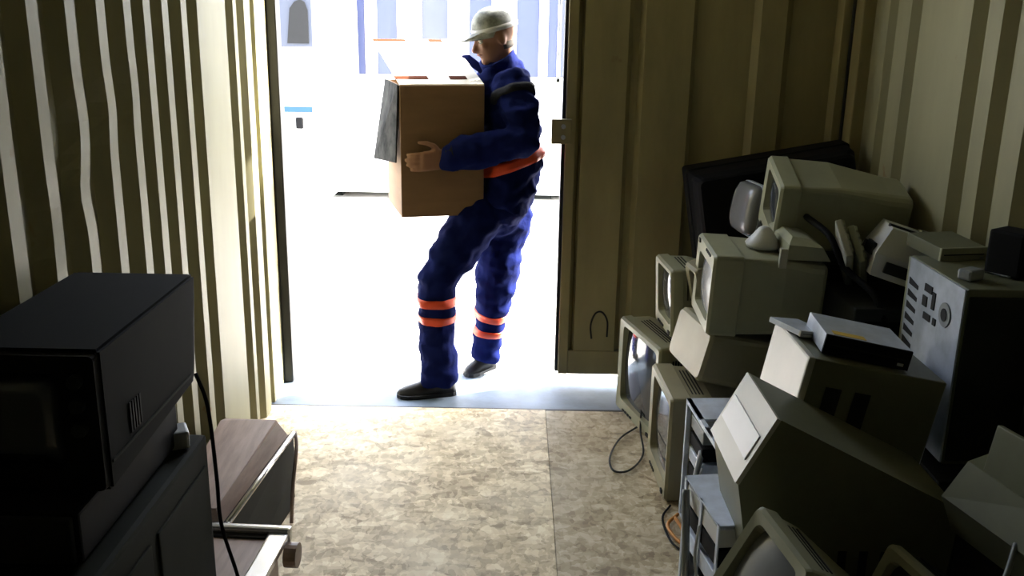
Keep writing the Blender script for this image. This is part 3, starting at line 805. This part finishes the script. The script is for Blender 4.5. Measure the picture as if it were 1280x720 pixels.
# two brown sets on the floor beside the left wall
s1 = thing('portable_television', 'small brown tapered set lying behind the dark green cabinet', 'television', eul((-0.865, 2.69, 0.0), rz=-2))
base_h = 0.10
MB().loft([[(-0.125, -0.20, 0.0), (0.10, -0.20, 0.0), (0.125, 0.25, 0.0), (-0.125, 0.25, 0.0)],
           [(-0.125, -0.24, 0.13), (0.085, -0.24, 0.13), (0.130, 0.27, 0.13), (-0.125, 0.27, 0.13)],
           [(-0.115, -0.27, 0.215), (0.07, -0.27, 0.215), (0.128, 0.27, 0.25), (-0.125, 0.27, 0.25)]]).build('rear_shell', 'dkgrey', s1)
tpn = MB()
tpn.loft([[(-0.100, -0.265, 0.216), (0.062, -0.265, 0.216), (0.118, 0.24, 0.262), (0.10, 0.268, 0.255), (-0.11, 0.268, 0.255), (-0.118, 0.24, 0.262)],
          [(-0.085, -0.245, 0.255), (0.040, -0.245, 0.255), (0.090, 0.225, 0.315), (0.078, 0.25, 0.312), (-0.09, 0.25, 0.312), (-0.10, 0.225, 0.315)]])
tpn.build('top_cover', 'brown', s1)
MB().tube([(0.080, -0.268, 0.222), (0.134, 0.25, 0.266)], 0.009, 8).build('edge_trim', 'chrome', s1)
MB().tube([(-0.12, -0.275, 0.222), (0.075, -0.275, 0.222)], 0.007, 8).build('edge_trim', 'black', s1)
MB().tube(spline([(0.135, 0.27, 0.262), (0.150, 0.22, 0.22), (0.152, 0.15, 0.12), (0.150, 0.12, 0.004)], 6), 0.006, 6).build('bent_handle', 'brown', s1)
MB().box(-0.12, 0.12, 0.268, 0.285, 0.01, 0.24, 0.004).build('screen_frame', 'black', s1)
s2 = thing('portable_radio', 'low brown box with a bright chrome edge at the lower left', 'radio', eul((-0.775, 2.245, 0.0), rz=-3))
MB().box(-0.18, 0.125, -0.135, 0.135, 0.0, 0.215, 0.008).build('cabinet', 'brown', s2)
MB().box(0.105, 0.160, -0.14, 0.135, 0.205, 0.228, 0.006).build('edge_trim', 'chrome', s2)
MB().box(-0.18, 0.165, 0.125, 0.15, 0.195, 0.24, 0.008).build('front_bar', 'chrome', s2)
MB().box(-0.18, 0.10, 0.108, 0.124, 0.212, 0.222, 0.002).build('dark_groove', 'slot', s2)
MB().cyl((0.155, 0.11, 0.17), (0.190, 0.11, 0.17), 0.035, n=18).build('tuning_knob', 'brown', s2)

# ------------------------------------------------------------------ the man carrying a carton
def fuse(parts, name, m, parent, voxel=0.007, smooth=6, wob=0.0, wscale=9.0, seed=0.0, clip=None):
    """Overlapping closed pieces -> one continuous skin; wob adds cloth folds."""
    me = bpy.data.meshes.new(name)
    me.from_pydata(parts.v, [], parts.f)
    bm = bmesh.new(); bm.from_mesh(me); bmesh.ops.recalc_face_normals(bm, faces=bm.faces[:]); bm.to_mesh(me); bm.free()
    o = bpy.data.objects.new(name, me); COL.objects.link(o)
    md = o.modifiers.new('r', 'REMESH'); md.mode = 'VOXEL'; md.voxel_size = voxel; md.use_smooth_shade = True
    ms = o.modifiers.new('s', 'SMOOTH'); ms.iterations = smooth; ms.factor = 0.5
    dg = bpy.context.evaluated_depsgraph_get()
    new = bpy.data.meshes.new_from_object(o.evaluated_get(dg))
    bpy.data.objects.remove(o); bpy.data.meshes.remove(me)
    if wob:
        nn = [v.normal.copy() for v in new.vertices]
        for v, q in zip(new.vertices, nn):
            c = v.co
            a = noise.noise(Vector((c.x * wscale, c.y * wscale, c.z * wscale * 1.7 + seed)))
            b_ = noise.noise(Vector((c.x * wscale * 2.3 + 5, c.y * wscale * 2.3, c.z * wscale * 3.1 + seed)))
            v.co = c + q * wob * (a + 0.5 * b_)
    for p in new.polygons: p.use_smooth = True
    new.name = name
    new.materials.clear(); new.materials.append(M[m])
    r = bpy.data.objects.new(name, new); COL.objects.link(r)
    r.parent = parent
    return r

def limb(mb, pts, rad, n=16, end=True):
    """Tapered rounded chain."""
    P = [Vector(p) for p in pts]
    mb.tube(P, rad, n)
    for p, r_ in ((P[0], rad[0]), (P[-1], rad[-1]))[:2 if end else 1]:
        rr = r_ if not isinstance(r_, (tuple, list)) else min(r_)
        mb.sphere(p, rr, n=12, m=8)

def hand(mb, wrist, d, pn, lat, sc=1.0, curl=0.9, thumb=1):
    """Palm with four unequal bent fingers and a thumb; pn = palm side, lat = towards the index finger."""
    w = Vector(wrist); d = Vector(d).normalized(); pn = Vector(pn).normalized(); lat = Vector(lat).normalized()
    k = w + d * 0.092 * sc
    T = Matrix((lat, d, pn)).transposed().to_4x4()
    pal = MB().box(-0.040 * sc, 0.042 * sc, -0.005, 0.097 * sc, -0.013 * sc, 0.013 * sc, 0.011 * sc)
    T.translation = w
    mb.add(pal.v, pal.f, False, T)
    for i, (off, ln) in enumerate(((0.031, 0.074), (0.0105, 0.083), (-0.0105, 0.077), (-0.031, 0.060))):
        p = [w + d * 0.080 * sc + lat * off * sc]
        a = 0.08
        for seg, ca in ((0.46, 0.12), (0.30, curl * 0.55), (0.24, curl * 0.55)):
            a += ca
            p.append(p[-1] + (d * math.cos(a) + pn * math.sin(a)) * ln * seg * sc)
        limb(mb, p, [0.0095 * sc, 0.0092 * sc, 0.0086 * sc, 0.0076 * sc], 10)
    b0 = w + d * 0.022 * sc + lat * 0.030 * sc * thumb
    p = [b0, b0 + (d * 0.55 + lat * 0.75 * thumb + pn * 0.1) * 0.038 * sc, b0 + (d * 0.75 + lat * 0.62 * thumb + pn * 0.2) * 0.068 * sc, b0 + (d * 0.85 + lat * 0.50 * thumb + pn * 0.3) * 0.090 * sc]
    limb(mb, p, [0.0135 * sc, 0.0115 * sc, 0.0105 * sc, 0.0085 * sc], 10)

TH = R(15)
U = Vector((math.cos(TH), math.sin(TH), 0))            # along the carton's near face
NB = Vector((-math.sin(TH), math.cos(TH), 0))          # into the carton
FL = Vector((-0.460, 3.870, 0.0))
BXW, BXD, BZ0, BZ1 = 0.345, 0.40, 0.812, 1.345

per = thing('person', 'man in blue work clothes and pale cap carrying a carton through the doorway', 'person', Matrix.Translation((-0.2, 4.05, -0.012)))
per_inv = per.matrix_world.inverted()
class WMB(MB):
    pass
SH_N, EL_N = Vector((-0.005, 3.985, 1.335)), Vector((0.040, 3.885, 1.140))
WR_N = FL + U * 0.172 - NB * 0.040 + Vector((0, 0, 1.055))
SH_F, EL_F = Vector((-0.085, 4.290, 1.345)), Vector((-0.03, 4.425, 1.12))
WR_F = FL + NB * (BXD + 0.045) + U * 0.20 + Vector((0, 0, 1.00))
HIP_N, KN_N, AN_N = Vector((-0.150, 4.02, 0.80)), Vector((-0.322, 3.955, 0.515)), Vector((-0.325, 3.985, 0.085))
HIP_F, KN_F, AN_F = Vector((-0.030, 4.19, 0.80)), Vector((-0.078, 4.20, 0.450)), Vector((-0.120, 4.265, 0.075))
HEAD = Vector((-0.092, 4.09, 1.535))
HS = 0.93
fd = Vector((-0.90, -0.34, -0.27)).normalized()        # where the face looks
hu = (Vector((0, 0, 1)) - fd * fd.z).normalized()
hl = hu.cross(fd)                                      # towards his left ear... sideways axis
HR = Matrix((hl, -fd, hu)).transposed()                # local x side, y back, z up
def hp(x, y, z): return HEAD + HR @ (Vector((x, y, z)) * HS)
body = MB()
# head: skull, jaw, nose, brow, chin, ears
body.sphere(hp(0, 0.012, 0.030), 0.074, 0.094, 0.088, 20, 14, rot=HR)
body.sphere(hp(0, -0.022, -0.035), 0.058, 0.066, 0.075, 18, 12, rot=HR)
body.sphere(hp(0, -0.062, -0.088), 0.026, 0.022, 0.020, 12, 8, rot=HR)
limb(body, [hp(0, -0.082, 0.008), hp(0, -0.096, -0.016), hp(0, -0.104, -0.032)], [0.008, 0.011, 0.014], 10)
body.sphere(hp(0, -0.080, 0.022), 0.050, 0.014, 0.010, 12, 8, rot=HR)
for sx in (-1, 1):
    body.sphere(hp(sx * 0.074, 0.008, -0.004), 0.009, 0.020, 0.032, 10, 8, rot=HR)
    body.sphere(hp(sx * 0.034, -0.066, -0.022), 0.020, 0.018, 0.016, 10, 8, rot=HR)
    body.sphere(hp(sx * 0.013, -0.088, -0.034), 0.009, 0.010, 0.008, 8, 6, rot=HR)
limb(body, [hp(0, -0.084, -0.056) + HR @ Vector((-0.02, 0.006, 0)), hp(0, -0.087, -0.056), hp(0, -0.084, -0.056) + HR @ Vector((0.02, 0.006, 0))], [0.006, 0.009, 0.006], 8)
limb(body, [hp(0, 0.020, -0.03), Vector((-0.070, 4.12, 1.44)), Vector((-0.055, 4.13, 1.36))], [0.058, 0.057, 0.066])
limb(body, [(-0.05, 4.13, 1.33), (-0.02, 4.12, 1.15), (-0.02, 4.12, 0.98), (-0.05, 4.11, 0.84)], [(0.09, 0.15), (0.10, 0.14), (0.095, 0.13), (0.10, 0.14)])
for a, b_, c in ((SH_N, EL_N, WR_N), (SH_F, EL_F, WR_F)):
    limb(body, [a, a.lerp(b_, .5), b_, b_.lerp(c, .35), c], [0.050, 0.047, 0.040, 0.040, 0.026])
for a, b_, c in ((HIP_N, KN_N, AN_N), (HIP_F, KN_F, AN_F)):
    limb(body, [a, a.lerp(b_, .5), b_, b_.lerp(c, .35), c], [0.075, 0.068, 0.052, 0.052, 0.038])
hand(body, WR_N, -U + Vector((0, 0, -0.10)), NB, (0, 0, 1), 1.0, 0.5)
hand(body, WR_F, -U, -NB, (0, 0, 1), 1.0, 0.4)
def local(mb):
    mb.v = [tuple(per_inv @ Vector(p)) for p in mb.v]
    return mb
fuse(local(body), 'body', 'skin', per, 0.0055, 3)
for sx in (-1, 1):
    e = MB().sphere(hp(sx * 0.030, -0.074, 0.000), 0.0115, n=12, m=8)
    eo = local(e).build('eye', 'eye', per)
    local(MB().sphere(hp(sx * 0.030, -0.082, -0.001), 0.0055, n=10, m=6)).build('iris', 'hair', eo)
    local(MB().tube([hp(sx * 0.012, -0.089, 0.019), hp(sx * 0.030, -0.087, 0.023), hp(sx * 0.048, -0.074, 0.018)], 0.0045, 6)).build('eyebrow', 'hair', per)
local(MB().tube([hp(-0.022, -0.082, -0.056), hp(0, -0.0945, -0.055), hp(0.022, -0.082, -0.056)], [0.003, 0.005, 0.003], 8)).build('lips', 'lip', per)
hr = MB()
L = []
for i in range(7):           # short hair round the back and sides, below the cap
    z = 0.045 - i * 0.017
    s_ = 1.0 - 0.045 * i
    L.append([tuple(hp(0.079 * s_ * math.cos(R(a)), 0.012 + 0.098 * s_ * math.sin(R(a)), z)) for a in range(0, 181, 15)] +
             [tuple(hp(0.070 * s_ * math.cos(R(a)), 0.012 + 0.088 * s_ * math.sin(R(a)), z)) for a in range(180, -1, -15)])
hr.loft(L, True, True, True)
local(hr).build('hair', 'hair', per)
cp = MB()
L = []
for i in range(9):
    t = R(90 * i / 8 * 0.985)
    L.append([tuple(hp(0.086 * math.cos(t) ** 0.75 * math.cos(2 * math.pi * k / 28), 0.012 + 0.106 * math.cos(t) ** 0.75 * math.sin(2 * math.pi * k / 28), 0.040 + 0.092 * math.sin(t))) for k in range(28)])
cp.loft(L, True, True, True)
cpo = local(cp).build('cap', 'cap', per)
br = MB()
a_, b2 = [], []
for k in range(15):
    an = R(180 + 12 + 156 * k / 14)
    a_.append((0.084 * math.cos(an), 0.012 + 0.104 * math.sin(an), 0.042)); b2.append((0.080 * math.cos(an), 0.0 + 0.158 * math.sin(an) * (0.9 + 0.1 * abs(math.sin(an))), 0.030 - 0.016 * abs(math.cos(an))))
top = [hp(*p) for p in a_] + [hp(*p) for p in reversed(b2)]
bot = [hp(p[0], p[1], p[2] - 0.006) for p in a_] + [hp(p[0], p[1], p[2] - 0.006) for p in reversed(b2)]
br.loft([[tuple(p) for p in top], [tuple(p) for p in bot]])
local(br).build('peak', 'cap', cpo)
cbnd = MB()
cbnd.loft([[tuple(hp(r0 * math.cos(2 * math.pi * k / 28), 0.012 + (r0 + 0.020) * math.sin(2 * math.pi * k / 28), z)) for k in range(28)] for r0, z in ((0.080, 0.030), (0.088, 0.030), (0.0885, 0.052), (0.080, 0.052))], True, True, True)
local(cbnd).build('cap_band', 'white', cpo)
# jacket
jk = MB()
limb(jk, [(-0.045, 4.135, 1.335), (-0.035, 4.13, 1.26), (-0.015, 4.125, 1.14), (-0.010, 4.12, 1.02), (-0.025, 4.11, 0.90), (-0.050, 4.11, 0.835)],
     [(0.095, 0.150), (0.118, 0.180), (0.122, 0.178), (0.120, 0.172), (0.120, 0.172), (0.118, 0.168)], 24)
limb(jk, [(-0.04, 4.14, 1.36), (-0.072, 4.115, 1.425)], [0.090, 0.070])
limb(jk, [(-0.090, 4.09, 1.385), (-0.100, 4.09, 1.28)], [0.066, 0.085])
for a, b_, c, e in ((SH_N, EL_N, WR_N, 0.90), (SH_F, EL_F, WR_F, 0.92)):
    limb(jk, [a, a.lerp(b_, .5), b_, b_.lerp(c, .4), b_.lerp(c, e)], [0.088, 0.083, 0.078, 0.071, 0.060])
jk.sphere((0.058, 4.11, 1.02), 0.062, 0.12, 0.10)
jko = fuse(local(jk), 'jacket', 'navy', per, 0.009, 3, 0.020, 10.0, 2.0)
# trousers
tr = MB()
limb(tr, [(-0.045, 4.11, 0.90), (-0.05, 4.11, 0.83), (-0.07, 4.11, 0.78)], [(0.105, 0.150), (0.112, 0.155), (0.10, 0.14)], 20)
limb(tr, [HIP_N, HIP_N.lerp(KN_N, .5), KN_N, KN_N.lerp(AN_N, .5), AN_N + Vector((0, 0, -0.04))], [0.108, 0.100, 0.084, 0.080, 0.084], 16, False)
limb(tr, [HIP_F, HIP_F.lerp(KN_F, .5), KN_F, KN_F.lerp(AN_F, .5), AN_F + Vector((0, 0, -0.015))], [0.118, 0.110, 0.090, 0.076, 0.068], 16, False)
tro = fuse(local(tr), 'trousers', 'navy', per, 0.009, 3, 0.018, 9.0, 7.0)
from mathutils.bvhtree import BVHTree
def band(src, c0, c1, ax, name, m, parent, out=0.004, seg=36, rmax=0.30, arc=(0, 360)):
    """Strip hugging the cloth: rays shot from the axis between two cross-sections c0-c1 to the surface."""
    me = src.data
    bv = BVHTree.FromPolygons([v.co for v in me.vertices], [p.vertices for p in me.polygons])
    c0 = per_inv @ Vector(c0); c1 = per_inv @ Vector(c1)
    d = (c1 - c0).normalized()
    a = d.cross(Vector(ax)).normalized(); b_ = d.cross(a)
    L = []
    for i in range(4):
        c = c0.lerp(c1, i / 3)
        l = []
        for k in range(seg + (arc[1] - arc[0] < 360)):
            an = R(arc[0] + (arc[1] - arc[0]) * k / seg)
            q = a * math.cos(an) + b_ * math.sin(an)
            # outermost hit: march outward
            org = c; hit = None; far = 0
            for _ in range(1):
                h_ = bv.ray_cast(org, q, rmax)
                if h_[0] is not None: far = (h_[0] - c).length
            l.append((c + q * (far + out), c + q * max(far - 0.004, 0.0)))
        L.append(l)
    vs = []; fs = []
    n_ = len(L[0])
    for l in L:
        for o_, i_ in l: vs.append(tuple(o_))
    for l in L:
        for o_, i_ in l: vs.append(tuple(i_))
    full = arc[1] - arc[0] >= 360
    rng = n_ if full else n_ - 1
    for i in range(3):
        for k in range(rng):
            k2 = (k + 1) % n_
            fs.append((i * n_ + k, i * n_ + k2, (i + 1) * n_ + k2, (i + 1) * n_ + k))
    off = 4 * n_
    for i in (0, 3):
        for k in range(rng):
            k2 = (k + 1) % n_
            fs.append((i * n_ + k, i * n_ + k2, off + i * n_ + k2, off + i * n_ + k))
    return MB().add(vs, fs, True).build(name, m, parent)
def along(a, b_, z): return a.lerp(b_, (z - a.z) / (b_.z - a.z))
for z in (0.437, 0.355):
    band(tro, along(KN_N, AN_N, z + 0.018), along(KN_N, AN_N, z - 0.018), (0, 1, 0), 'leg_stripe', 'orange', tro, rmax=0.14)
for z in (0.290, 0.215):
    band(tro, along(KN_F, AN_F, z + 0.016), along(KN_F, AN_F, z - 0.016), (0, 1, 0), 'leg_stripe', 'orange', tro, rmax=0.13)
band(jko, (-0.032, 4.12, 1.040), (-0.017, 4.12, 0.995), (0, 1, 0), 'waist_stripe', 'orange', jko, 0.010, 48, rmax=0.25)
ax_n = (EL_N - SH_N).normalized()
band(jko, SH_N + ax_n * 0.01, SH_N + ax_n * 0.045, (0, 1, 0), 'sleeve_stripe', 'navydark', jko, 0.004, 36, 0.13)
# collar
col_ = MB()
cc = Vector((-0.068, 4.118, 1.425)); ca = (Vector((-0.072, 4.115, 1.425)) - Vector((-0.04, 4.14, 1.36))).normalized()
ca1 = ca.cross(Vector((0, 1, 0))).normalized(); ca2 = ca.cross(ca1)
L = []
for r0, h0 in ((0.066, -0.02), (0.080, -0.02), (0.078, 0.038), (0.070, 0.040)):
    L.append([tuple(cc + ca * h0 + ca1 * r0 * math.cos(2 * math.pi * k / 24) + ca2 * r0 * math.sin(2 * math.pi * k / 24)) for k in range(24)])
col_.loft(L + [L[0]], False, False, True)
local(col_).build('collar', 'navy', jko)
# far lapel tip that shows beyond his chin
local(MB().loft([[(-0.20, 4.16, 1.46), (-0.235, 4.18, 1.455), (-0.215, 4.17, 1.425)], [(-0.12, 4.18, 1.40), (-0.13, 4.21, 1.39), (-0.125, 4.20, 1.36)]])).build('lapel', 'navy', jko)
# cuff
for a, b_, e in ((EL_N, WR_N, 0.90), (EL_F, WR_F, 0.92)):
    p = a.lerp(b_, e - 0.03); q = a.lerp(b_, e + 0.06)
    local(MB().tube([p, q], [0.060, 0.052], 18)).build('cuff', 'navydark', jko)
# shoes
def shoe(ank, toe, heel, zg):
    a = Vector(ank); t_ = Vector(toe); h_ = Vector(heel)
    f = (t_ - h_); f.z = 0; f.normalize(); s_ = Vector((-f.y, f.x, 0))
    mb = MB()
    ln = ((t_ - h_).xy).length
    L = []
    for u, w_, zt in ((0.0, 0.026, 0.06), (0.06, 0.036, 0.095), (0.25, 0.040, 0.115), (0.45, 0.040, 0.085), (0.65, 0.047, 0.062), (0.85, 0.043, 0.048), (0.96, 0.028, 0.036), (1.0, 0.010, 0.024)):
        c = h_.lerp(t_, u)
        zb = c.z + 0.012
        L.append([tuple(Vector((c.x, c.y, zb)) + s_ * w_ * math.cos(q) * (1 if math.sin(q) < 0.3 else 0.75) + Vector((0, 0, max(0.0, math.sin(q)) * (zt - 0.012)))) for q in [2 * math.pi * k / 16 for k in range(16)]])
    mb.loft(L, True, True, True)
    so_ = local(mb).build('shoe', 'shoe', per)
    sl_ = MB()
    o0 = []; o1 = []
    for u, w_ in ((0.0, 0.028), (0.06, 0.038), (0.3, 0.041), (0.65, 0.050), (0.85, 0.046), (0.96, 0.031), (1.005, 0.010)):
        c = h_.lerp(t_, u); o0.append(c + s_ * w_); o1.append(c - s_ * w_)
    loop = o0 + o1[::-1]
    sl_.loft([[tuple(p) for p in loop], [tuple(p + Vector((0, 0, 0.016))) for p in loop]])
    local(sl_).build('sole', 'rubber', so_)
shoe(AN_N, (-0.500, 3.935, -0.012), (-0.245, 3.995, -0.012), 0)
shoe(AN_F, (-0.215, 4.205, -0.012), (-0.080, 4.285, 0.012), 0)

# ------------------------------------------------------------------ the carton in his arms
mwc = Matrix((U, NB, Vector((0, 0, 1)))).transposed().to_4x4()
mwc.translation = FL + Vector((0, 0, BZ0))
bx = thing('cardboard_box', 'tall brown carton with raised pale flaps held by the man', 'box', mwc)
Hh = BZ1 - BZ0
q = MB()
q.box(0, BXW, 0, 0.006, 0, Hh); q.box(0, BXW, BXD - 0.006, BXD, 0, Hh); q.box(0, 0.006, 0.006, BXD - 0.006, 0, Hh); q.box(BXW - 0.006, BXW, 0.006, BXD - 0.006, 0, Hh)
q.box(0.006, BXW - 0.006, 0.006, BXD - 0.006, 0, 0.006)
q.build('carton_body', 'carton', bx)
lid = MB()
lid.loft([[(0.0, 0.008, Hh), (BXW, 0.008, Hh), (BXW - 0.06, BXD, Hh + 0.165), (-0.06, BXD, Hh + 0.165)],
          [(0.0, 0.008, Hh + 0.006), (BXW, 0.008, Hh + 0.006), (BXW - 0.06, BXD - 0.003, Hh + 0.171), (-0.06, BXD - 0.003, Hh + 0.171)]])
lo_ = lid.build('lid_flap', 'cartonin', bx)
def on_lid(x0, x1, v0, v1):
    pts = []
    for h_ in (0.0055, 0.0085):
        pts.append([(x - 0.06 * v / 1.0, 0.008 + (BXD - 0.008) * v, Hh + 0.165 * v + h_) for x, v in ((x0, v0), (x1, v0), (x1, v1), (x0, v1))])
    return MB().loft(pts)
on_lid(-0.005, 0.13, 0.10, 0.16).build('lid_slot', 'cartonred', lo_)
on_lid(0.22, 0.29, 0.10, 0.16).build('lid_slot', 'cartonred', lo_)
on_lid(0.0, 0.14, 0.93, 0.985).build('lid_slot', 'cartonred', lo_)
on_lid(0.24, 0.30, 0.93, 0.985).build('lid_slot', 'cartonred', lo_)
sf = MB()
sf.loft([[(-0.003, 0.01, Hh), (-0.003, BXD - 0.01, Hh), (-0.060, BXD - 0.02, Hh * 0.36), (-0.015, 0.02, Hh * 0.42)],
         [(-0.009, 0.01, Hh + 0.004), (-0.009, BXD - 0.01, Hh + 0.004), (-0.066, BXD - 0.02, Hh * 0.36), (-0.021, 0.02, Hh * 0.42)]])
sf.build('side_flap', 'print', bx)
MB().box(0.10, 0.25, -0.001, 0.0005, Hh - 0.004, Hh + 0.001).build('edge_tape', 'carton', bx)
